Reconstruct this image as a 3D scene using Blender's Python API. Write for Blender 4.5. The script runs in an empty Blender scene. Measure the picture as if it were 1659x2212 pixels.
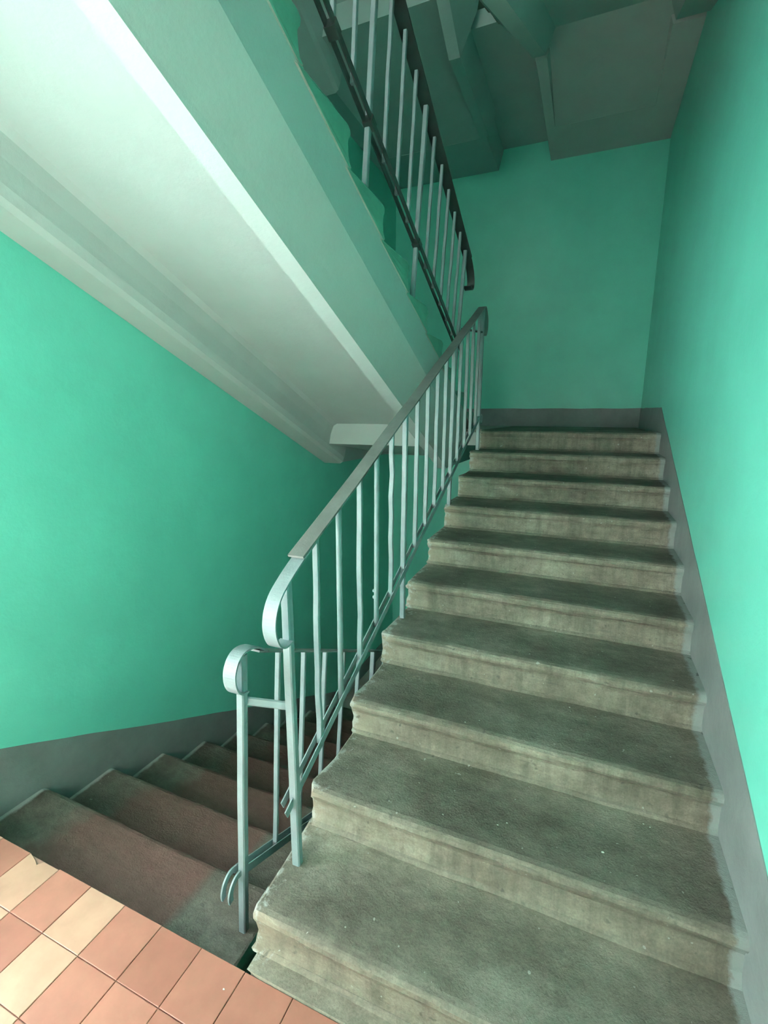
import bpy, bmesh, math, random
from mathutils import Vector, Matrix, noise

S = bpy.context.scene
COL = S.collection

# ---------------------------------------------------------------- camera
CX, CY, CZ, YAW, PITCH, ROLL, FPX = 0.81624, -0.92801, 1.61276, 0.398202, 0.200052, 0.005152, 1028.59
fw = Vector((-math.sin(YAW) * math.cos(PITCH), math.cos(YAW) * math.cos(PITCH), -math.sin(PITCH)))
rt = Vector((math.cos(YAW), math.sin(YAW), 0))
up = rt.cross(fw)
c_, s_ = math.cos(ROLL), math.sin(ROLL)
rt2 = rt * c_ + up * s_
up2 = up * c_ - rt * s_
cam_data = bpy.data.cameras.new('camera')
cam_data.sensor_fit = 'HORIZONTAL'
cam_data.sensor_width = 36.0
cam_data.lens = 36.0 * FPX / 1659.0
cam_data.clip_start = 0.02
cam = bpy.data.objects.new('camera', cam_data)
COL.objects.link(cam)
M = Matrix((rt2, up2, -fw)).transposed().to_4x4()
M.translation = Vector((CX, CY, CZ))
cam.matrix_world = M
S.camera = cam

# ---------------------------------------------------------------- world + lights + exposure
S.view_settings.view_transform = 'Standard'
S.view_settings.look = 'None'
S.view_settings.gamma = 1.0
S.view_settings.use_curve_mapping = False
S.view_settings.exposure = 0.72
world = bpy.data.worlds.new('world')
S.world = world
world.use_nodes = True
bgn = world.node_tree.nodes['Background']
bgn.inputs[0].default_value = (0.80, 0.90, 1.0, 1)
bgn.inputs[1].default_value = 1.5


def area(name, loc, rot, sx, sy, power, color):
    l = bpy.data.lights.new(name, 'AREA')
    l.shape = 'RECTANGLE'
    l.size = sx
    l.size_y = sy
    l.energy = power
    l.color = color
    o = bpy.data.objects.new(name, l)
    o.location = loc
    o.rotation_euler = rot
    COL.objects.link(o)
    return o


# daylight arriving just outside the two landing windows (wall behind the camera)
YB = -1.62
WX0, WX1 = -1.25, 0.25            # window in the wall behind the camera
WY0, WY1 = -1.36, -0.22           # window in the left wall of the landing
WZ0, WZ1 = 0.60, 1.90
DAY_L = (0.90, 1.0, 0.99)
DAY_B = (1.0, 0.88, 0.77)
for zb_, kb_, kl_ in ((0.0, 40, 66), (3.0, 14, 32)):
    area('daylight_back_window', ((WX0 + WX1) / 2, YB - 0.16, zb_ + (WZ0 + WZ1) / 2), (math.radians(90), 0, 0), WX1 - WX0, WZ1 - WZ0, kb_, DAY_B)
    area('daylight_left_window', (-1.46 - 0.16, (WY0 + WY1) / 2, zb_ + (WZ0 + WZ1) / 2), (0, math.radians(-90), 0), WZ1 - WZ0, WY1 - WY0, kl_, DAY_L)


# ---------------------------------------------------------------- materials
def new_mat(name):
    m = bpy.data.materials.new(name)
    m.use_nodes = True
    nt = m.node_tree
    return m, nt, nt.nodes['Principled BSDF']


def N(nt, t, **kw):
    n = nt.nodes.new(t)
    for k, v in kw.items():
        setattr(n, k, v)
    return n


def pos(nt, scale=(1, 1, 1)):
    g = N(nt, 'ShaderNodeNewGeometry')
    m = N(nt, 'ShaderNodeMapping')
    m.inputs['Scale'].default_value = scale
    nt.links.new(g.outputs['Position'], m.inputs['Vector'])
    return m.outputs[0]


def noise_n(nt, vec, scale, detail=5, rough=0.6):
    n = N(nt, 'ShaderNodeTexNoise')
    n.inputs['Scale'].default_value = scale
    n.inputs['Detail'].default_value = detail
    n.inputs['Roughness'].default_value = rough
    nt.links.new(vec, n.inputs['Vector'])
    return n.outputs[0]


def ramp(nt, fac, stops):
    r = N(nt, 'ShaderNodeValToRGB')
    e = r.color_ramp.elements
    while len(e) < len(stops):
        e.new(0.5)
    for i, (p, c) in enumerate(stops):
        e[i].position = p
        e[i].color = (*c, 1) if len(c) == 3 else c
    nt.links.new(fac, r.inputs[0])
    return r.outputs[0]


def mixc(nt, fac, a, b, mode='MIX'):
    m = N(nt, 'ShaderNodeMix', data_type='RGBA', blend_type=mode)
    for sock, v in ((m.inputs[0], fac), (m.inputs[6], a), (m.inputs[7], b)):
        if hasattr(v, 'node'):
            nt.links.new(v, sock)
        elif isinstance(v, (int, float)):
            sock.default_value = v
        else:
            sock.default_value = (*v, 1)
    return m.outputs[2]


def math_n(nt, op, a, b=0.0, clamp=False):
    m = N(nt, 'ShaderNodeMath', operation=op)
    m.use_clamp = clamp
    for i, v in enumerate((a, b)):
        if hasattr(v, 'node'):
            nt.links.new(v, m.inputs[i])
        else:
            m.inputs[i].default_value = v
    return m.outputs[0]


def bump(nt, bs, h, strength, dist=0.01):
    b = N(nt, 'ShaderNodeBump')
    b.inputs['Strength'].default_value = strength
    b.inputs['Distance'].default_value = dist
    nt.links.new(h, b.inputs['Height'])
    nt.links.new(b.outputs[0], bs.inputs['Normal'])


def sep(nt):
    g = N(nt, 'ShaderNodeNewGeometry')
    s = N(nt, 'ShaderNodeSeparateXYZ')
    nt.links.new(g.outputs['Position'], s.inputs[0])
    return s.outputs


def painted(name, c, rough, var=0.06, bstr=0.15, scale=3.0, fine=60.0):
    m, nt, bs = new_mat(name)
    v = pos(nt)
    n1 = noise_n(nt, v, scale, 4)
    lo = tuple(x * (1 - var) for x in c)
    hi = tuple(min(1, x * (1 + var)) for x in c)
    col = ramp(nt, n1, [(0.3, lo), (0.7, hi)])
    nt.links.new(col, bs.inputs['Base Color'])
    bs.inputs['Roughness'].default_value = rough
    n2 = noise_n(nt, v, fine, 6, 0.65)
    n3 = noise_n(nt, v, 6.0, 3)
    h = math_n(nt, 'ADD', n2, math_n(nt, 'MULTIPLY', n3, 4.0))
    bump(nt, bs, h, bstr, 0.004)
    return m


M_GREEN = painted('green_wall_paint', (0.178, 0.73, 0.575), 0.36, 0.05, 0.25, 2.5, 90)
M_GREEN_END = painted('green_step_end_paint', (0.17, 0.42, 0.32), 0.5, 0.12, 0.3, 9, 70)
M_WHITE = painted('whitewash', (0.445, 0.52, 0.495), 0.9, 0.035, 0.25, 4, 80)
M_BAND = painted('grey_baseboard_paint', (0.23, 0.265, 0.255), 0.45, 0.12, 0.35, 6, 60)
M_METAL = painted('grey_railing_paint', (0.24, 0.31, 0.315), 0.38, 0.10, 0.3, 14, 120)
M_RAIL = painted('worn_handrail_paint', (0.19, 0.20, 0.19), 0.42, 0.16, 0.3, 10, 120)
M_RAIL_SHADE = painted('shaded_handrail_paint', (0.060, 0.070, 0.066), 0.45, 0.16, 0.3, 10, 120)  # rail paint darkened to put the upper railing's backlit shade into its colour
M_FRAME = painted('white_window_paint', (0.75, 0.76, 0.74), 0.4, 0.03, 0.1, 5, 60)


def concrete(name, red=False):
    m, nt, bs = new_mat(name)
    v = pos(nt)
    vs = pos(nt, (0.9, 1.5, 1.5))
    big = noise_n(nt, vs, 2.6, 6, 0.62)
    mid = noise_n(nt, vs, 16, 8, 0.7)
    fine = noise_n(nt, v, 150, 4, 0.7)
    base = ramp(nt, big, [(0.28, (0.115, 0.101, 0.081)), (0.5, (0.178, 0.160, 0.131)), (0.72, (0.265, 0.245, 0.207))])
    base = mixc(nt, 0.55, base, ramp(nt, mid, [(0.32, (0.50, 0.48, 0.43)), (0.55, (1.0, 1.0, 0.98)), (0.72, (1.45, 1.43, 1.36))]), 'MULTIPLY')
    base = mixc(nt, 0.5, base, ramp(nt, fine, [(0.3, (0.6, 0.6, 0.6)), (0.7, (1.3, 1.3, 1.3))]), 'MULTIPLY')
    # window light on risers painted in as paler colour, plus dust and tread dirt
    g = N(nt, 'ShaderNodeNewGeometry')
    sn = N(nt, 'ShaderNodeSeparateXYZ')
    nt.links.new(g.outputs['True Normal'], sn.inputs[0])
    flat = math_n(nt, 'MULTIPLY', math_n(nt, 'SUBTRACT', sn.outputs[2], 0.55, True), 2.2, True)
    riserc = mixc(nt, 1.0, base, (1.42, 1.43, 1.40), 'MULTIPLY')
    s = sep(nt)
    # pale dust swept against the back of each tread, dark foot-worn middle and front
    fr = math_n(nt, 'FRACT', math_n(nt, 'ADD', math_n(nt, 'DIVIDE', math_n(nt, 'ADD', s[1], 3.388 - (-0.0624 if red else 0.0)), 0.3388), math_n(nt, 'MULTIPLY', math_n(nt, 'SUBTRACT', big, 0.5), 0.22)))
    wear = ramp(nt, fr, [(0.0, (0.95, 0.95, 0.95)), (0.10, (0.84, 0.84, 0.83)), (0.55, (0.86, 0.86, 0.84)), (0.80, (1.10, 1.10, 1.08)), (0.97, (1.32, 1.31, 1.26))])
    drip = noise_n(nt, pos(nt, (26, 6, 3.5)), 1.0, 6, 0.7)
    riserc = mixc(nt, 0.55, riserc, ramp(nt, drip, [(0.34, (0.55, 0.56, 0.52)), (0.5, (1.0, 1.0, 0.97)), (0.68, (1.30, 1.28, 1.18))]), 'MULTIPLY')
    scr = noise_n(nt, pos(nt, (5, 40, 60)), 1.0, 4, 0.6)
    riserc = mixc(nt, math_n(nt, 'MULTIPLY', ramp(nt, scr, [(0.64, (0, 0, 0)), (0.72, (1, 1, 1))]), 0.55), riserc, (0.10, 0.10, 0.085))
    blot = noise_n(nt, v, 3.2, 7, 0.72)
    base = mixc(nt, 0.8, base, ramp(nt, blot, [(0.36, (0.68, 0.68, 0.66)), (0.52, (1.0, 1.0, 1.0)), (0.66, (1.28, 1.30, 1.30))]), 'MULTIPLY')
    treadc = base if red else mixc(nt, 1.0, base, wear, 'MULTIPLY')
    if not red:
        nb0 = noise_n(nt, v, 7, 4)
        e0 = math_n(nt, 'ADD', math_n(nt, 'MULTIPLY', math_n(nt, 'SUBTRACT', 0.20, s[0]), 4.0), math_n(nt, 'MULTIPLY', math_n(nt, 'SUBTRACT', nb0, 0.5), 2.0), True)
        riserc = mixc(nt, math_n(nt, 'MULTIPLY', e0, 0.6), riserc, (0.40, 0.345, 0.255))
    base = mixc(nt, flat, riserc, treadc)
    # scratches / dark spots
    spots = ramp(nt, noise_n(nt, v, 34, 2, 0.4), [(0.70, (0, 0, 0)), (0.76, (1, 1, 1))])
    base = mixc(nt, math_n(nt, 'MULTIPLY', spots, 0.55), base, (0.07, 0.07, 0.06))
    specks = ramp(nt, noise_n(nt, v, 55, 1, 0.3), [(0.775, (0, 0, 0)), (0.80, (1, 1, 1))])
    base = mixc(nt, math_n(nt, 'MULTIPLY', specks, 0.5), base, (0.55, 0.55, 0.50))
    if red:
        base = mixc(nt, 1.0, base, (0.7, 0.7, 0.7), 'MULTIPLY')  # lower flight's concrete darkened in colour, standing in for the weak light there
        # brownish red floor paint rolled over the middle of the treads of the lower flight
        nb = noise_n(nt, v, 11, 4)
        e1 = math_n(nt, 'ADD', math_n(nt, 'MULTIPLY', math_n(nt, 'SUBTRACT', -0.385, s[0]), 22.0), math_n(nt, 'MULTIPLY', math_n(nt, 'SUBTRACT', nb, 0.5), 1.2), True)
        e2 = math_n(nt, 'ADD', math_n(nt, 'MULTIPLY', math_n(nt, 'SUBTRACT', s[0], -1.22), 7.0), math_n(nt, 'MULTIPLY', math_n(nt, 'SUBTRACT', nb, 0.5), 1.5), True)
        f = math_n(nt, 'MULTIPLY', math_n(nt, 'MULTIPLY', e1, e2), 0.92)
        redc = ramp(nt, mid, [(0.3, (0.110, 0.056, 0.045)), (0.7, (0.165, 0.083, 0.068))])
        base = mixc(nt, f, base, redc)
        e3 = math_n(nt, 'ADD', math_n(nt, 'MULTIPLY', math_n(nt, 'SUBTRACT', -1.425, s[0]), 60.0), math_n(nt, 'MULTIPLY', math_n(nt, 'SUBTRACT', nb, 0.5), 3), True)
        base = mixc(nt, e3, base, (0.33, 0.36, 0.34))
    else:
        # grey baseboard paint slopped over the tread ends next to the right wall
        nb = noise_n(nt, v, 24, 5, 0.7)
        e = math_n(nt, 'ADD', math_n(nt, 'MULTIPLY', math_n(nt, 'SUBTRACT', s[0], 1.272), 70.0), math_n(nt, 'MULTIPLY', math_n(nt, 'SUBTRACT', nb, 0.5), 3.2), True)
        base = mixc(nt, e, base, mixc(nt, spots, (0.30, 0.34, 0.32), (0.12, 0.14, 0.13)))
        # whitewash splashed on the gap-side end
        e4 = math_n(nt, 'ADD', math_n(nt, 'MULTIPLY', math_n(nt, 'SUBTRACT', 0.035, s[0]), 28.0), math_n(nt, 'MULTIPLY', math_n(nt, 'SUBTRACT', nb, 0.55), 9.0), True)
        base = mixc(nt, math_n(nt, 'MULTIPLY', e4, 0.6), base, (0.48, 0.50, 0.47))
    nt.links.new(base, bs.inputs['Base Color'])
    bs.inputs['Roughness'].default_value = 0.78
    h = math_n(nt, 'ADD', math_n(nt, 'MULTIPLY', mid, 2.0), fine)
    bump(nt, bs, h, 0.55, 0.006)
    return m


M_CONC = concrete('worn_concrete')
M_CONC_RED = concrete('worn_concrete_red_paint', True)
M_SLABTOP = painted('landing_screed', (0.12, 0.12, 0.10), 0.7, 0.25, 0.4, 6, 60)


def tile_mat(name, c1, c2):
    m, nt, bs = new_mat(name)
    g = N(nt, 'ShaderNodeNewGeometry')
    v = pos(nt)
    r = ramp(nt, g.outputs['Random Per Island'], [(0.0, c1), (1.0, c2)])
    n = ramp(nt, noise_n(nt, v, 9, 4), [(0.35, (0.90, 0.90, 0.90)), (0.65, (1.06, 1.06, 1.06))])
    nt.links.new(mixc(nt, 1.0, r, n, 'MULTIPLY'), bs.inputs['Base Color'])
    bs.inputs['Roughness'].default_value = 0.33
    bump(nt, bs, noise_n(nt, v, 30, 3), 0.12, 0.004)
    return m


M_TERRA = tile_mat('terracotta_tile', (0.36, 0.145, 0.105), (0.43, 0.185, 0.135))
M_CREAM = tile_mat('cream_tile', (0.48, 0.28, 0.20), (0.54, 0.32, 0.23))
M_GROUT = painted('grout', (0.33, 0.20, 0.15), 0.9, 0.1, 0.2, 20, 90)

M_GLASS, nt_, bs_ = new_mat('window_glass')
bs_.inputs['Base Color'].default_value = (1, 1, 1, 1)
bs_.inputs['Roughness'].default_value = 0.0
bs_.inputs['Transmission Weight'].default_value = 1.0
bs_.inputs['IOR'].default_value = 1.01


# ---------------------------------------------------------------- mesh helpers
def empty(name, loc, label=None, cat=None, group=None):
    o = bpy.data.objects.new(name, None)
    o.empty_display_size = 0.1
    o.location = loc
    COL.objects.link(o)
    if label:
        o['label'] = label
        o['category'] = cat
    if group:
        o['group'] = group
    return o


def obj(name, bm, mats, parent=None, smooth=False, origin=None):
    """bm in world coordinates -> one mesh object; origin at parent's base (or given)"""
    bmesh.ops.remove_doubles(bm, verts=bm.verts, dist=1e-6)
    bmesh.ops.recalc_face_normals(bm, faces=bm.faces)
    off = Vector(parent['_abs']) if parent is not None and '_abs' in parent else Vector((0, 0, 0))
    if origin is None:
        # own origin: centre of the bottom of the mesh
        xs = [v.co for v in bm.verts]
        origin = Vector(((min(v.x for v in xs) + max(v.x for v in xs)) / 2,
                         (min(v.y for v in xs) + max(v.y for v in xs)) / 2,
                         min(v.z for v in xs)))
    origin = Vector(origin)
    bmesh.ops.translate(bm, verts=bm.verts, vec=-origin)
    me = bpy.data.meshes.new(name)
    bm.to_mesh(me)
    bm.free()
    for m in (mats if isinstance(mats, (list, tuple)) else [mats]):
        me.materials.append(m)
    if smooth:
        for p in me.polygons:
            p.use_smooth = True
    o = bpy.data.objects.new(name, me)
    COL.objects.link(o)
    if parent is not None:
        o.parent = parent
        o.location = origin - ABS[parent.name]
        ABS[o.name] = origin
    else:
        o.location = origin
        ABS[o.name] = origin
    return o


ABS = {}


def thing(name, loc, label, cat, group=None):
    o = empty(name, loc, label, cat, group)
    ABS[o.name] = Vector(loc)
    return o


def struct(name, bm, mats, smooth=False):
    o = obj(name, bm, mats, None, smooth)
    o['kind'] = 'structure'
    return o


def hexa(bm, pts, mi=0):
    """8 points: bottom 4 (ccw) then top 4"""
    v = [bm.verts.new(p) for p in pts]
    fs = []
    for f in ((0, 3, 2, 1), (4, 5, 6, 7), (0, 1, 5, 4), (1, 2, 6, 5), (2, 3, 7, 6), (3, 0, 4, 7)):
        fc = bm.faces.new([v[i] for i in f])
        fc.material_index = mi
        fs.append(fc)
    return v


def box(bm, x0, x1, y0, y1, z0, z1, mi=0):
    return hexa(bm, [(x0, y0, z0), (x1, y0, z0), (x1, y1, z0), (x0, y1, z0),
                     (x0, y0, z1), (x1, y0, z1), (x1, y1, z1), (x0, y1, z1)], mi)


def bar(bm, a, b, wx, wn, mi=0, bev=0.0, segs=1, jit=0.0, rng=None):
    """rectangular bar from a to b; wx = width along world x, wn = thickness across"""
    a = Vector(a); b = Vector(b)
    d = (b - a).normalized()
    X = Vector((1, 0, 0))
    X = (X - d * X.dot(d)).normalized() if abs(d.x) < 0.9 else Vector((0, 1, 0))
    Nn = d.cross(X).normalized()
    rings = []
    prof = [(-wx / 2 + bev, -wn / 2), (wx / 2 - bev, -wn / 2), (wx / 2, -wn / 2 + bev), (wx / 2, wn / 2 - bev),
            (wx / 2 - bev, wn / 2), (-wx / 2 + bev, wn / 2), (-wx / 2, wn / 2 - bev), (-wx / 2, -wn / 2 + bev)] if bev > 0 else \
           [(-wx / 2, -wn / 2), (wx / 2, -wn / 2), (wx / 2, wn / 2), (-wx / 2, wn / 2)]
    for i in range(segs + 1):
        c = a.lerp(b, i / segs)
        if jit and 0 < i < segs:
            c = c + Vector((rng.uniform(-jit, jit), rng.uniform(-jit, jit), 0))
        rings.append([bm.verts.new(c + X * px + Nn * pn) for px, pn in prof])
    n = len(prof)
    for r0, r1 in zip(rings, rings[1:]):
        for j in range(n):
            f = bm.faces.new((r0[j], r0[(j + 1) % n], r1[(j + 1) % n], r1[j]))
            f.material_index = mi
    bm.faces.new(rings[0][::-1]).material_index = mi
    bm.faces.new(rings[-1]).material_index = mi


def strip(bm, pts, wx, th, mi=0):
    """flat bar of width wx (along x) and thickness th following a polyline of world points"""
    n = len(pts)
    P = [Vector(p) for p in pts]
    rings = []
    for i in range(n):
        d = (P[min(i + 1, n - 1)] - P[max(i - 1, 0)]).normalized()
        Nn = Vector((0, -d.z, d.y)).normalized()
        w = wx[i] if isinstance(wx, (list, tuple)) else wx
        rings.append([bm.verts.new(P[i] + Vector((sx * w / 2, 0, 0)) + Nn * (sn * th / 2))
                      for sx, sn in ((-1, -1), (1, -1), (1, 1), (-1, 1))])
    for r0, r1 in zip(rings, rings[1:]):
        for j in range(4):
            bm.faces.new((r0[j], r0[(j + 1) % 4], r1[(j + 1) % 4], r1[j])).material_index = mi
    bm.faces.new(rings[0][::-1])
    bm.faces.new(rings[-1])


def smooth_curve(pts, n=6):
    """Catmull-Rom through points"""
    P = [Vector(p) for p in pts]
    out = []
    for i in range(len(P) - 1):
        p0 = P[max(i - 1, 0)]; p1 = P[i]; p2 = P[i + 1]; p3 = P[min(i + 2, len(P) - 1)]
        for k in range(n):
            t = k / n
            out.append(0.5 * ((2 * p1) + (p2 - p0) * t + (2 * p0 - 5 * p1 + 4 * p2 - p3) * t * t + (3 * p1 - p0 - 3 * p2 + p3) * t ** 3))
    out.append(P[-1])
    return out


def loft(bm, sections, closed=True, mi=0, cap=True, capmi=None):
    rings = [[bm.verts.new(p) for p in s] for s in sections]
    n = len(rings[0])
    for r0, r1 in zip(rings, rings[1:]):
        for j in range(n if closed else n - 1):
            bm.faces.new((r0[j], r0[(j + 1) % n], r1[(j + 1) % n], r1[j])).material_index = mi
    if cap:
        for k, r in ((0, rings[0][::-1]), (1, rings[-1])):
            f = bm.faces.new(r)
            m_ = mi if capmi is None else capmi[k]
            f.material_index = m_
    return rings


# ---------------------------------------------------------------- geometry constants (metres)
R_, T_ = 0.15, 0.3388          # rise, tread
XW, XR = -1.46, 1.31           # left / right wall
YF = 4.80                      # far wall
YE = -0.0624                   # edge of the tiled landing
SL = R_ / T_

# ---------------------------------------------------------------- room shell
def wall_quad(bm, pts, nx, ny):
    """subdivided quad p00,p10,p11,p01"""
    a, b, c, d = [Vector(p) for p in pts]
    g = [[bm.verts.new(a.lerp(b, i / nx).lerp(d.lerp(c, i / nx), j / ny)) for j in range(ny + 1)] for i in range(nx + 1)]
    for i in range(nx):
        for j in range(ny):
            bm.faces.new((g[i][j], g[i + 1][j], g[i + 1][j + 1], g[i][j + 1]))


ZB, ZT = -3.0, 6.2
bm = bmesh.new()
box(bm, XW - 0.2, XW, WY1, YF + 0.2, ZB, ZT)
box(bm, XW - 0.2, XW, YB - 0.2, WY0, ZB, ZT)
for za_, zb_ in ((ZB, WZ0), (WZ1, 3.0 + WZ0), (3.0 + WZ1, ZT)):
    box(bm, XW - 0.2, XW, WY0, WY1, za_, zb_)
struct('wall_left', bm, M_GREEN)
bm = bmesh.new(); box(bm, XR, XR + 0.2, YB - 0.2, YF + 0.2, ZB, ZT); struct('wall_right', bm, M_GREEN)
bm = bmesh.new(); box(bm, XW, XR, YF, YF + 0.2, ZB, ZT); struct('wall_back', bm, M_GREEN)
# wall behind the camera, with a window on each storey landing
bm = bmesh.new()
for zb in (0.0, 3.0):
    box(bm, XW, WX0, YB - 0.2, YB, zb + WZ0, zb + WZ1)
    box(bm, WX1, XR, YB - 0.2, YB, zb + WZ0, zb + WZ1)
box(bm, XW, XR, YB - 0.2, YB, ZB, WZ0)
box(bm, XW, XR, YB - 0.2, YB, WZ1, 3.0 + WZ0)
box(bm, XW, XR, YB - 0.2, YB, 3.0 + WZ1, ZT)
struct('wall_front', bm, M_GREEN)
bm = bmesh.new(); box(bm, XW - 0.2, XR + 0.2, YB - 0.2, YF + 0.2, ZT, ZT + 0.15); struct('ceiling', bm, M_WHITE)
bm = bmesh.new(); box(bm, XW - 0.2, XR + 0.2, YB - 0.2, YF + 0.2, ZB - 0.15, ZB); struct('floor', bm, M_SLABTOP)
nwin = 0
for zb in (0.0, 3.0):
    z0, z1 = zb + WZ0, zb + WZ1
    for side in (0, 1):
        nwin += 1
        u0, u1 = (WX0, WX1) if side == 0 else (WY0, WY1)
        um = (u0 + u1) / 2
        base = YB if side == 0 else XW

        def wb(bm, a, b, d0, d1, c, d):
            if side == 0:
                box(bm, a, b, base + d0, base + d1, c, d)
            else:
                box(bm, base + d0, base + d1, a, b, c, d)
        bm = bmesh.new()
        for (a, b, c, d) in ((u0, u0 + 0.05, z0, z1), (u1 - 0.05, u1, z0, z1), (u0 + 0.05, u1 - 0.05, z0, z0 + 0.05), (u0 + 0.05, u1 - 0.05, z1 - 0.05, z1),
                             (um - 0.025, um + 0.025, z0 + 0.05, z1 - 0.05)):
            wb(bm, a, b, -0.12, -0.06, c, d)
        fr = struct('window_%d' % nwin, bm, M_FRAME)
        for (a, b) in ((u0 + 0.05, um - 0.025), (um + 0.025, u1 - 0.05)):
            bm = bmesh.new(); wb(bm, a, b, -0.093, -0.087, z0 + 0.05, z1 - 0.05)
            obj('glass_pane', bm, M_GLASS, fr)

# ---------------------------------------------------------------- tiled landing (camera's floor)
rng = random.Random(3)
bm = bmesh.new()
box(bm, XW, XR, YB, YE - 0.001, -0.17, -0.006, 2)
TS = 0.1655
YT0 = YE
i0 = int(math.floor((XW + 0.48) / TS)) - 1
for i in range(i0, 12):
    xa = -0.4805 + (i) * TS
    xb = xa + TS
    if xb <= XW + 0.005 or xa >= XR:
        continue
    xa2, xb2 = max(xa, XW), min(xb, XR)
    for j in range(0, 15):
        yb_ = YT0 - j * TS
        ya_ = yb_ - TS
        if ya_ < YB:
            ya_ = YB
        if yb_ <= YB + 0.01:
            continue
        g = 0.0012
        dz = rng.uniform(-0.0006, 0.0006)
        x_a, x_b, y_a, y_b = xa2 + g, xb2 - g, ya_ + g, yb_ - (g if j else -0.0)
        cream = (i in (-1, -3, -5)) if j < 6 else ((i + j) % 3 == 0)
        mi = 1 if cream else 0
        b_ = 0.003
        # chipped front corner on the second cream column
        chip = (i == -3 and j == 0)
        out = [(x_a, y_a), (x_b, y_a), (x_b, y_b), (x_a, y_b)]
        if chip:
            out = [(x_a, y_a), (x_b, y_a), (x_b, y_b - 0.004), (x_a + 0.085, y_b - 0.004), (x_a + 0.07, y_b - 0.022), (x_a + 0.045, y_b - 0.012), (x_a, y_b)]
        if i == 2 and j == 1:
            out = [(x_a + 0.02, y_a), (x_b, y_a), (x_b, y_b), (x_a, y_b), (x_a, y_a + 0.02)]
        if i == 1 and j == 2:
            out = [(x_a, y_a), (x_b, y_a), (x_b, y_b - 0.045), (x_b - 0.02, y_b - 0.02), (x_b - 0.05, y_b), (x_a, y_b)]
        cx_ = sum(p[0] for p in out) / len(out); cy_ = sum(p[1] for p in out) / len(out)

        def sh(p, k):
            return (p[0] + (cx_ - p[0]) * k, p[1] + (cy_ - p[1]) * k)
        r0 = [bm.verts.new((p[0], p[1], -0.012)) for p in out]
        r1 = [bm.verts.new((p[0], p[1], dz - 0.0012)) for p in out]
        r2 = [bm.verts.new((*sh(p, 0.018), dz)) for p in out]
        n = len(out)
        for A, B in ((r0, r1), (r1, r2)):
            for q in range(n):
                bm.faces.new((A[q], A[(q + 1) % n], B[(q + 1) % n], B[q])).material_index = mi
        bm.faces.new(r2).material_index = mi
me_keep = bm
struct('floor', bm, [M_TERRA, M_CREAM, M_GROUT])

# slabs of the landing under the tiles, and the storey landing above the camera
bm = bmesh.new(); box(bm, XW, XR, YB, YE - 0.002, -0.34, -0.171)
struct('ceiling', bm, M_WHITE)
bm = bmesh.new(); box(bm, XW, XR, YB, -0.14, 2.72, 3.0)
struct('ceiling', bm, [M_WHITE])


# ---------------------------------------------------------------- flights
def step_profile(t, depth=0.17, und=0.014):
    """closed (s, z) outline relative to the nosing edge (0,0); s grows up-stair"""
    p = [(t + 0.03, 0.0), (t * 0.5, -0.0015), (0.045, -0.001), (0.022, -0.002), (0.008, -0.007), (-0.002, -0.016), (-0.005, -0.030),
         (-0.001, -0.043), (0.009, -0.053), (0.014, -0.066), (0.013, -0.095), (0.010, -0.120), (0.004, -0.138), (-0.010, -0.1495),
         (0.004, -depth + 0.014), (t + 0.03, -0.006)]
    return [(a, b) for a, b in p]


def make_step(parent, xl, xr, ys, zs_, dy, mats, rag_l=False, rag_r=False, seed=0, endmi=(0, 0), prof=None, depth=0.17, rag=0.007):
    rg = random.Random(seed)
    prof = prof or step_profile(T_, depth)
    bm = bmesh.new()
    nx = 26
    xs = [xl + (xr - xl) * i / nx for i in range(nx + 1)]
    if rag_l:
        xs = [xl, xl + 0.007, xl + 0.022] + xs[1:]
    if rag_r:
        xs = xs[:-1] + [xr - 0.022, xr - 0.007, xr]
    cs = sum(p[0] for p in prof) / len(prof); cz = sum(p[1] for p in prof) / len(prof)
    secs = []
    jl = [rg.uniform(-1, 1) for _ in prof]
    jr = [rg.uniform(-1, 1) for _ in prof]
    for i, x in enumerate(xs):
        sec = []
        for j, (a, b) in enumerate(prof):
            xx, aa, bb = x, a, b
            if rag_l and i < 3:
                w = (1, 0.8, 0.35)[i]
                xx += jl[j] * rag * w + rag * math.sin(a * 30 + seed) * w
                if i == 0:
                    aa += (cs - a) * 0.03; bb += (cz - b) * 0.07
            if rag_r and i >= len(xs) - 3:
                w = (1, 0.8, 0.35)[len(xs) - 1 - i]
                xx += jr[j] * rag * w + rag * math.sin(a * 30 + seed) * w
                if i == len(xs) - 1:
                    aa += (cs - a) * 0.03; bb += (cz - b) * 0.07
            if 2 <= j <= 13:   # worn, slightly wavy nosing
                nz = noise.noise(Vector((x * 3.1, seed * 1.7, j * 0.35)))
                nz2 = noise.noise(Vector((x * 17, seed * 2.3, j * 0.9)))
                aa += nz * 0.006 + nz2 * 0.0022
                if j < 6:
                    bb -= abs(nz) * 0.004
            sec.append((xx, ys + dy * aa, zs_ + bb))
        secs.append(sec)
    loft(bm, secs, True, 0, True, endmi)
    return obj('step', bm, mats, parent, smooth=False)


def slab(parent, lines, y_a, y_b, mats, ny=1, mis=None):
    """lines: list of (x, z_at(y) function) cross-section outline, extruded from y_a to y_b"""
    bm = bmesh.new()
    secs = []
    for i in range(ny + 1):
        y = y_a + (y_b - y_a) * i / ny
        secs.append([(x, y, f(y)) for x, f in lines])
    rings = loft(bm, secs, True, 0, True)
    bm.faces.ensure_lookup_table()
    return bm


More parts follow.
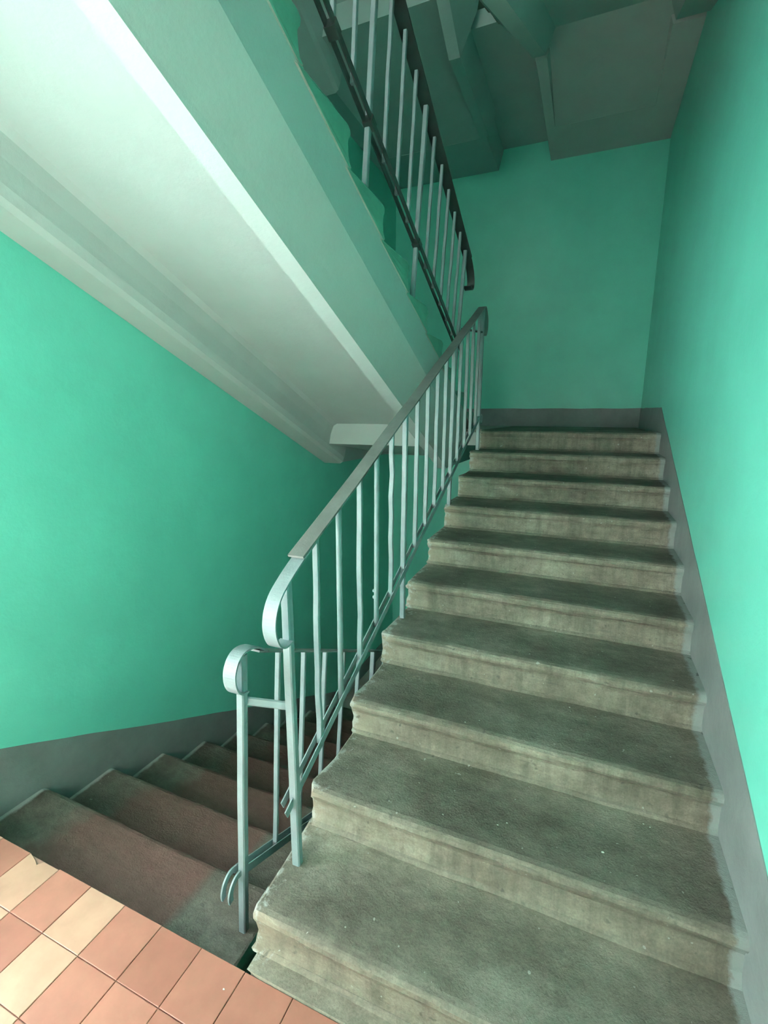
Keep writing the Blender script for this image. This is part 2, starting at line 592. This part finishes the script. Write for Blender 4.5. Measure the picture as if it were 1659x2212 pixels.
# --- up flight (right), z 0 -> 1.5
up_flight = thing('stair_flight', (0.65, 0.0, 0.0),
                  'worn grey concrete stair flight climbing beside the right wall, in front of the camera', 'stairs')
for k in range(1, 11):
    xl = -0.004 + (0.0 if k > 1 else 0.0)
    y = (k - 1) * T_
    pr = None
    if k == 1:
        pr = step_profile(T_, 0.15)
    if k == 10:
        pr = [p for p in step_profile(0.16, 0.17)]
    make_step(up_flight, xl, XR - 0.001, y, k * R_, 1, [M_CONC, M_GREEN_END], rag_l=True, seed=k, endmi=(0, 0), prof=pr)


def up_lines(z0, yb=3.3):
    """cross-section of the underside of a right-hand flight (mirror of the left-hand one)"""
    top = lambda y: z0 + SL * y - 0.012
    rb = lambda y: z0 + 1.18 + 0.449 * (y - yb)
    pn = lambda y: z0 + 1.18 + 0.449 * (y - yb) + 0.15
    md = lambda y: rb(y) + 0.16
    L = [(0.0, top), (0.11, md), (0.245, rb), (0.33, rb), (0.385, pn), (1.07, pn), (1.12, rb), (XR - 0.002, rb), (XR - 0.002, top)]
    return L


def up_slab(parent, z0, ya, yb):
    bm = slab(parent, up_lines(z0), ya, yb, M_WHITE)
    return obj('slab', bm, M_WHITE, parent)


up_slab(up_flight, 0.0, 0.35, 3.10)
# pale concrete toe of the flight between the tiles and the first riser
bm = bmesh.new()
secs = []
for i in range(25):
    x = 0.016 + (XR - 0.018) * i / 24
    w = 0.004 * noise.noise(Vector((x * 6, 0, 3)))
    secs.append([(x, YE + 0.001 + (0.0 if i else 0.02), -0.16), (x, YE + 0.001 + w * 0.0 + (0.0 if i else 0.02), -0.006), (x, YE + 0.006, 0.0015 + w * .3), (x, 0.02, 0.0025), (x, 0.03, -0.16)])
loft(bm, secs)
obj('toe_strip', bm, M_CONC, up_flight)

# --- upper flight over the left side, z 1.5 -> 3.0, and its twins one storey up
Y1U = 3.30
XE = -0.115


def left_lines(zoff=0.0):
    top = lambda y: zoff + 2.962 - SL * y
    md = lambda y: zoff + 2.765 - SL * y
    rb = lambda y: zoff + 2.535 - 0.452 * y
    pn = lambda y: zoff + 2.765 - 0.447 * y
    return [(-0.1185, top), (-0.148, md), (-0.262, rb), (-0.345, rb), (-0.385, pn), (-1.165, pn), (-1.200, lambda y: pn(y) - 0.020), (-1.228, lambda y: pn(y) - 0.09), (-1.246, lambda y: rb(y) + 0.06), (-1.262, lambda y: rb(y) + 0.02), (-1.290, rb), (XW + 0.002, rb), (XW + 0.002, top)]


def left_flight(z0, label):
    fl = thing('stair_flight', (-0.8, Y1U, z0), label, 'stairs')
    for k in range(1, 11):
        y = Y1U - (k - 1) * T_
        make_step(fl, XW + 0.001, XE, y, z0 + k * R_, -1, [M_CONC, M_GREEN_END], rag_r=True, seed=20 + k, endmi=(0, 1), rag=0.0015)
    bm = slab(fl, left_lines(z0 - 1.5), 3.02, -0.03, M_WHITE)
    obj('slab', bm, M_WHITE, fl)
    return fl


left_flight(1.5, 'stair flight overhead on the left, whitewashed underside with a thick outer edge')
left_flight(4.5, 'highest stair flight, a sliver of pale underside behind the upper railing')
f3 = thing('stair_flight', (0.65, 0.0, 3.0),
           'shaded dark green underside of the stair flight above the right-hand steps', 'stairs')
for k in range(1, 11):
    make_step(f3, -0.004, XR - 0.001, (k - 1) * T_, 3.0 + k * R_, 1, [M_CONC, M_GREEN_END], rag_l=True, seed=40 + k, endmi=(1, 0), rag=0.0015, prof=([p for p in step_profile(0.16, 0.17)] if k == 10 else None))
up_slab(f3, 3.0, 0.0, 3.10)

# --- flight going down on the left
down = thing('stair_flight', (-0.8, YE, -1.5),
             'stair flight descending on the left, treads painted brownish red with bare grey ends', 'stairs')
XD = -0.100
for k in range(1, 11):
    y = YE + k * T_
    # step k: its nosing faces away from the camera (down-stair = +y)
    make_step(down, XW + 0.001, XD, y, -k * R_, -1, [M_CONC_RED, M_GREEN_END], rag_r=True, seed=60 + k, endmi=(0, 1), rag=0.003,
              prof=(step_profile(T_, 0.17) if k > 1 else step_profile(T_ - 0.035, 0.17)))
dl = [(XD - 0.015, lambda y: -0.165 - SL * (y - YE)), (XD - 0.12, lambda y: -0.60 - SL * (y - YE)), (XW + 0.002, lambda y: -0.60 - SL * (y - YE)), (XW + 0.002, lambda y: -0.165 - SL * (y - YE))]
bm = slab(down, dl, YE + 0.01, 3.2, M_WHITE)
for f in bm.faces:
    f.material_index = 0
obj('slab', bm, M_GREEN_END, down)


# ---------------------------------------------------------------- half landings
def half_landing(z, label, full=True):
    t = thing('stair_landing', (0, 3.9, z - 0.32), label, 'landing')
    bm = bmesh.new()
    # deck: left half starts under the left flight, right half at the top of the right flight
    box(bm, XW + 0.001, -0.30, 2.80, YF - 0.001, z - 0.13, z - 0.02)
    box(bm, -0.30, XR - 0.001, 3.09, YF - 0.001, z - 0.13, z - 0.02)
    hexa(bm, [(XW + 0.001, 2.735, z - 0.13), (-0.30, 2.735, z - 0.13), (-0.30, 4.14, z - 0.319), (XW + 0.001, 4.14, z - 0.319),
              (XW + 0.001, 2.735, z + 0.05), (-0.30, 2.735, z + 0.05), (-0.30, 4.14, z - 0.12), (XW + 0.001, 4.14, z - 0.12)])
    hexa(bm, [(0.26, 3.085, z - 0.25), (XR - 0.001, 3.085, z - 0.25), (XR - 0.001, 4.22, z - 0.319), (0.26, 4.22, z - 0.319),
              (0.26, 3.085, z - 0.12), (XR - 0.001, 3.085, z - 0.12), (XR - 0.001, 4.22, z - 0.12), (0.26, 4.22, z - 0.12)])
    obj('deck', bm, M_WHITE, t)
    bm = bmesh.new()
    box(bm, XW + 0.001, XR - 0.001, 3.20, YF - 0.001, z - 0.0195, z)
    obj('floor_screed', bm, M_CONC, t)
    zr = z - 0.32
    def rib(xa, xb, xc, xd, ya, yb):
        """bottom xa..xb, top xc..xd"""
        bm = bmesh.new()
        hexa(bm, [(xa, ya, zr), (xb, ya, zr), (xb, yb, zr), (xa, yb, zr), (xc, ya, z - 0.13), (xd, ya, z - 0.13), (xd, yb, z - 0.13), (xc, yb, z - 0.13)])
        obj('rib', bm, M_WHITE, t)
    rib(XW + 0.001, -1.290, XW + 0.001, -1.215, 3.0, 4.13)
    rib(-0.345, -0.264, -0.385, -0.205, 3.0, 4.13)
    rib(0.245, 0.32, 0.20, 0.37, 3.28, 4.20)
    rib(1.12, XR - 0.001, 1.07, XR - 0.001, 3.28, 4.20)
    rib(XW + 0.001, -0.285, XW + 0.001, -0.24, 4.13, YF - 0.001)
    rib(0.245, XR - 0.001, 0.20, XR - 0.001, 4.20, YF - 0.001)
    return t


half_landing(1.5, 'landing at the top of the steps, dark edge below the far green wall')
half_landing(4.5, 'dark shaded ceiling of the next landing, ribbed panels meeting the far wall')
half_landing(-1.5, 'unlit lower landing at the foot of the descending flight')

# ---------------------------------------------------------------- baseboards (grey painted bands)
def band(name, pts_top, pts_bot, x=None, y=None, th=0.003, side=1, subdiv=28):
    """polyline band on a wall plane. pts: list of (u, z) where u is y (x fixed) or x (y fixed)"""
    bm = bmesh.new()
    secs = []
    n = len(pts_top)
    T, B = [], []
    for i in range(n - 1):
        for k in range(subdiv):
            f = k / subdiv
            T.append((pts_top[i][0] + (pts_top[i + 1][0] - pts_top[i][0]) * f, pts_top[i][1] + (pts_top[i + 1][1] - pts_top[i][1]) * f))
            B.append((pts_bot[i][0] + (pts_bot[i + 1][0] - pts_bot[i][0]) * f, pts_bot[i][1] + (pts_bot[i + 1][1] - pts_bot[i][1]) * f))
    T.append(pts_top[-1]); B.append(pts_bot[-1])
    for i, (t, b) in enumerate(zip(T, B)):
        w = 0.005 * noise.noise(Vector((t[0] * 5, 1.3, 7.7 if x else 2.2)))
        t = (t[0], t[1] + w)
        if x is not None:
            secs.append([(x, b[0], b[1]), (x - side * th, b[0], b[1]), (x - side * th, t[0], t[1]), (x, t[0], t[1])])
        else:
            secs.append([(b[0], y, b[1]), (b[0], y - side * th, b[1]), (t[0], y - side * th, t[1]), (t[0], y, t[1])])
    loft(bm, secs)
    return struct(name, bm, M_BAND)


# right wall: follows the flight, then level at the landing
band('baseboard_right', [(YB, 0.26), (0.12, 0.435), (3.22, 1.682), (YF, 1.70)], [(YB, 0.0), (0.12, 0.0), (3.05, 1.20), (YF, 1.45)], x=XR, side=1)
band('baseboard_back', [(XW, 1.695), (XR, 1.70)], [(XW, 1.46), (XR, 1.46)], y=YF, side=1)
band('baseboard_left', [(YB, 0.22), (0.0, 0.225), (1.0, -0.275), (3.2, -1.33), (YF, -1.33)], [(YB, 0.0), (YE, -0.10), (1.0, -0.75), (3.2, -1.5), (YF, -1.5)], x=XW, side=-1)

# ---------------------------------------------------------------- railings
def railing_obj(label, base):
    return thing('stair_railing', base, label, 'railing')


def add_bars(t, bm_fn):
    pass


rg = random.Random(11)

# ---- railing of the up flight (x ~ 0.02)
rail1 = railing_obj('grey steel railing in the middle, climbing beside the worn concrete steps on the right', (0.03, 0.18, 0.15))
X1 = 0.022
topz = lambda y: 1.045 + 0.478 * y
botz = lambda y: 0.305 + 0.458 * y
ys1 = [0.205 + 0.1685 * i for i in range(16)]
ys1 = [y for y in ys1 if y < 2.80]
# handrail: wide plate
bm = bmesh.new()
strip(bm, [(X1, 0.262, topz(0.262) + 0.016)] + [(X1, 0.262 + (2.80 - 0.262) * i / 12, topz(0.262 + (2.80 - 0.262) * i / 12) + 0.010 + 0.002 * math.sin(i * 2.1)) for i in range(1, 13)], 0.056, 0.008)
obj('handrail', bm, M_RAIL, rail1)
# near curl
bm = bmesh.new()
c = smooth_curve([(X1, 0.36, topz(0.36) + 0.001), (X1, 0.27, topz(0.27) - 0.001), (X1, 0.20, topz(0.20) - 0.008), (X1, 0.15, 1.095), (X1, 0.123, 1.050), (X1, 0.118, 1.000), (X1, 0.135, 0.955), (X1, 0.165, 0.935), (X1, 0.200, 0.938)], 5)
strip(bm, c, 0.046, 0.006)
obj('handrail_curl', bm, M_METAL, rail1)
# far curl
bm = bmesh.new()
c = smooth_curve([(X1, 2.76, topz(2.76) + 0.004), (X1, 2.84, topz(2.84) + 0.005), (X1, 2.905, 2.365), (X1, 2.93, 2.32), (X1, 2.925, 2.26), (X1, 2.885, 2.215), (X1, 2.85, 2.21)], 5)
strip(bm, c, 0.056, 0.007)
obj('handrail_curl', bm, M_RAIL, rail1)
# newel, slightly leaning
bm = bmesh.new(); bar(bm, (0.042, 0.184, 0.148), (0.016, 0.215, topz(0.20) - 0.012), 0.030, 0.026, 0, 0.004, 6, 0.001, rg)
obj('newel_post', bm, M_METAL, rail1)
bm = bmesh.new(); bar(bm, (0.022, 2.86, 1.348), (0.022, 2.86, topz(2.86) - 0.005), 0.026, 0.026, 0, 0.003, 4, 0.001, rg)
obj('newel_post', bm, M_METAL, rail1)
posts = {6: 0.60, 11: 0.90}
for i, y in enumerate(ys1[1:], 1):
    bm = bmesh.new()
    b = botz(y) - 0.012
    yt = y + rg.uniform(-0.004, 0.004)
    if i in posts:
        bar(bm, (0.020, y, posts[i] - 0.003), (X1, y, topz(y)), 0.024, 0.022, 0, 0.003, 6, 0.002, rg)
        obj('support_post', bm, M_METAL, rail1)
    elif i in (2, 4):
        # round tube balusters
        n = 14
        secs = []
        for s in range(7):
            f = s / 6
            zc = b + (topz(yt) - b) * f
            secs.append([(X1 + 0.011 * math.cos(2 * math.pi * a / n), y + (yt - y) * f + 0.011 * math.sin(2 * math.pi * a / n), zc) for a in range(n)])
        loft(bm, secs)
        obj('baluster', bm, M_METAL, rail1, smooth=True)
    else:
        bar(bm, (X1 + rg.uniform(-0.003, 0.003), y, b), (X1 + 0.002, yt, topz(yt)), 0.021, 0.014, 0, 0.002, 8, 0.0025 if i in (1, 3, 5) else 0.0013, rg)
        obj('baluster', bm, M_METAL, rail1)
# twin flat bottom bars
for sx in (-1, 1):
    bm = bmesh.new()
    xx = X1 + sx * 0.014
    ya = 0.160 if sx < 0 else 0.140
    bar(bm, (xx, ya, botz(ya)), (xx, 2.80, botz(2.80)), 0.004, 0.030, 0, 0, 10, 0.001, rg)
    obj('bottom_bar', bm, M_METAL, rail1)
bm = bmesh.new()
c = smooth_curve([(X1, 2.80, botz(2.80)), (X1, 2.90, botz(2.88)), (X1, 2.95, 1.60), (X1, 2.93, 1.555), (X1, 2.89, 1.56)], 5)
strip(bm, c, 0.028, 0.005)
obj('bottom_bar_curl', bm, M_METAL, rail1)
# welded flange blobs
bm = bmesh.new()
for (yy, zz) in ((0.862, 0.83), (0.862, 0.86)):
    bmesh.ops.create_icosphere(bm, subdivisions=2, radius=0.009, matrix=Matrix.Translation((X1 - 0.010, ys1[4], zz)))
obj('weld_bead', bm, M_METAL, rail1, smooth=True)

# ---- railing of the down flight (x ~ -0.153)
rail2 = railing_obj('lower grey railing on the far left, descending beside the red-painted steps', (-0.153, 0.13, -0.15))
X2 = -0.153
X2T = -0.105
t2 = lambda y: 0.975 - 0.483 * y
b2 = lambda y: 0.150 - 0.443 * y
bm = bmesh.new()
c = [(X2T, 0.20 + (3.0 - 0.20) * i / 12, t2(0.20 + 2.8 * i / 12)) for i in range(13)]
strip(bm, c, 0.044, 0.006)
obj('handrail', bm, M_RAIL, rail2)
bm = bmesh.new()
c = smooth_curve([(X2T, 0.24, t2(0.24) + 0.003), (X2T, 0.19, 0.897), (X2T, 0.140, 0.908), (X2T, 0.105, 0.893), (X2T, 0.085, 0.855), (X2T, 0.088, 0.812), (X2T, 0.108, 0.782), (X2T, 0.140, 0.772)], 5)
strip(bm, c, 0.046, 0.006)
obj('handrail_curl', bm, M_METAL, rail2)
bm = bmesh.new(); bar(bm, (X2 + 0.004, 0.122, -0.155), (X2T + 0.006, 0.135, 0.898), 0.028, 0.026, 0, 0.004, 6, 0.001, rg)
obj('newel_post', bm, M_METAL, rail2)
for i, y in enumerate([0.325 + 0.159 * q for q in range(14)]):
    bm = bmesh.new()
    lean = 0.004
    if i % 6 == 5:
        kk = int((y - YE) / T_) + 1
        bar(bm, (X2, y, -kk * R_ - 0.003), (X2T, y + 0.01, t2(y) - 0.004), 0.024, 0.024, 0, 0.003, 4, 0.001, rg)
        obj('support_post', bm, M_METAL, rail2)
    else:
        bar(bm, (X2, y - lean / 2, b2(y) - 0.012), (X2T, y + lean / 2, t2(y + lean / 2) - 0.004), 0.019, 0.012, 0, 0.002, 5, 0.001, rg)
        obj('baluster', bm, M_METAL, rail2)
for sx in (-1, 1):
    bm = bmesh.new()
    xx = X2 + sx * 0.015
    bar(bm, (xx, 0.12, b2(0.12)), (xx, 2.9, b2(2.9)), 0.004, 0.028, 0, 0, 8, 0.0008, rg)
    obj('bottom_bar', bm, M_METAL, rail2)
    bm = bmesh.new()
    c = smooth_curve([(xx, 0.125, b2(0.12)), (xx, 0.095, 0.105), (xx, 0.070, 0.090), (xx, 0.058, 0.062), (xx, 0.060, 0.040)], 4)
    strip(bm, c, 0.006, 0.020)
    obj('bottom_bar_end', bm, M_METAL, rail2)
# tie bar welded between the two newels
bm = bmesh.new(); bar(bm, (-0.108, 0.142, 0.735), (0.024, 0.205, 0.712), 0.012, 0.026, 0, 0.004, 5, 0.0012, rg)
o = obj('tie_bar', bm, M_METAL, rail2)

# ---- railing of the upper left flight
rail3 = railing_obj('upper grey railing overhead, running up from the far landing toward the top edge', (-0.12, 2.65, 1.8))
X3 = -0.115
X3T = -0.078
t3 = lambda y: 3.925 - SL * y
b3 = lambda y: 3.282 - SL * y
xt = lambda z, y: X3 + (X3T - X3) * (z - b3(y)) / (t3(y) - b3(y))
bm = bmesh.new()
c = [(X3T, 2.72 - 2.75 * i / 14, t3(2.72 - 2.75 * i / 14) + 0.006) for i in range(15)]
strip(bm, c, 0.062, 0.010)
obj('handrail', bm, M_RAIL_SHADE, rail3)
bm = bmesh.new()
c = smooth_curve([(X3T, 2.66, t3(2.66) + 0.003), (X3T, 2.76, t3(2.76)), (X3T, 2.825, 2.645), (X3T, 2.85, 2.59), (X3T, 2.835, 2.545), (X3T, 2.79, 2.525), (X3T, 2.74, 2.54)], 5)
strip(bm, c, 0.055, 0.007)
obj('handrail_curl', bm, M_RAIL_SHADE, rail3)
post3 = {6: None, 10: None, 16: None}
for i in range(0, 18):
    y = 2.65 - 0.154 * i
    bm = bmesh.new()
    if i == 0 or i in post3:
        kk = int(math.floor((Y1U - y) / T_)) + 1
        zb = 1.5 + R_ * kk - 0.003
        bar(bm, (X3 - 0.022, y, zb), (X3T, y, t3(y)), 0.024, 0.024, 0, 0.003, 5, 0.001, rg)
        obj('newel_post' if i == 0 else 'support_post', bm, M_METAL, rail3)
    else:
        bar(bm, (X3, y, b3(y) - 0.012), (X3T, y, t3(y)), 0.017, 0.017, 0, 0.002, 6, 0.0015, rg)
        obj('baluster', bm, M_METAL, rail3)
for sx in (-1, 1):
    bm = bmesh.new()
    xx = X3 + sx * 0.015
    bar(bm, (xx, 2.74, b3(2.74)), (xx, 0.0, b3(0.0)), 0.006, 0.030, 0, 0, 8, 0.0008, rg)
    obj('bottom_bar', bm, M_RAIL_SHADE, rail3)
for y in (2.65 - 1.54, 2.65 - 0.154 * 12, 2.65 - 0.154 * 6):
    bm = bmesh.new()
    bar(bm, (X3, y + 0.02, b3(y + 0.02)), (X3, y - 0.02, b3(y - 0.02)), 0.044, 0.040, 0, 0.004)
    obj('clamp_plate', bm, M_RAIL_SHADE, rail3)
# tie bar between the upper and the middle railing
bm = bmesh.new(); bar(bm, (-0.085, 2.66, 2.232), (0.020, 2.85, 2.232), 0.018, 0.012, 0, 0.002)
obj('tie_bar', bm, M_RAIL_SHADE, rail3)

# ---------------------------------------------------------------- small debris on the steps
rg = random.Random(5)


def on_px(px, py, z):
    x, y = (px - 829.5) / FPX, (py - 1106) / FPX
    cr, sr = math.cos(-ROLL), math.sin(-ROLL)
    x, y = x * cr - y * sr, x * sr + y * cr
    d = fw + rt * x - up * y
    s = (z - CZ) / d.z
    return Vector((CX, CY, CZ)) + d * s


def flake(loc, size, label, group, mat):
    bm = bmesh.new()
    n = 7
    a0 = rg.uniform(0, 6)
    top = [(loc[0] + size * rg.uniform(0.6, 1.1) * math.cos(a0 + 2 * math.pi * i / n), loc[1] + size * 0.6 * rg.uniform(0.6, 1.1) * math.sin(a0 + 2 * math.pi * i / n)) for i in range(n)]
    lo = [(x, y, loc[2]) for x, y in top]
    hi = [(loc[0] + (x - loc[0]) * 0.8, loc[1] + (y - loc[1]) * 0.8, loc[2] + size * 0.35) for x, y in top]
    loft(bm, [lo, hi])
    o = obj('plaster_chip', bm, mat)
    o['label'] = label
    o['category'] = 'chip'
    if group:
        o['group'] = group


M_CHIP = painted('plaster_chip', (0.62, 0.64, 0.58), 0.8, 0.1, 0.2, 30, 100)
flake(on_px(1302, 1841, 0.30), 0.0055, 'white plaster chip in the middle of the second step of the right-hand flight', None, M_CHIP)
flake(on_px(483, 2107 + 30, 0.001), 0.0045, 'whitish crumb on the orange tiles beside the concrete toe strip', None, M_CHIP)
for (px, py, lab) in ((1075, 1782, 'tiny pale crumb near the left half of the second step, left of a close pair'), (1095, 1778, 'tiny pale crumb near the left half of the second step, right of a close pair'),
                      (1390, 1780, 'tiny pale crumb near the wall end of the second step, left of its neighbour'), (1404, 1787, 'tiny pale crumb near the wall end of the second step, nearest the wall')):
    flake(on_px(px, py, 0.30), 0.003, lab, None, M_CHIP)
for (px, py, lab) in ((1230, 1528, 'tiny pale plaster crumb on the third step, on its wall side'), (1005, 1560, 'tiny pale plaster crumb on the third step, on its railing side')):
    flake(on_px(px, py, 0.45), 0.003, lab, None, M_CHIP)
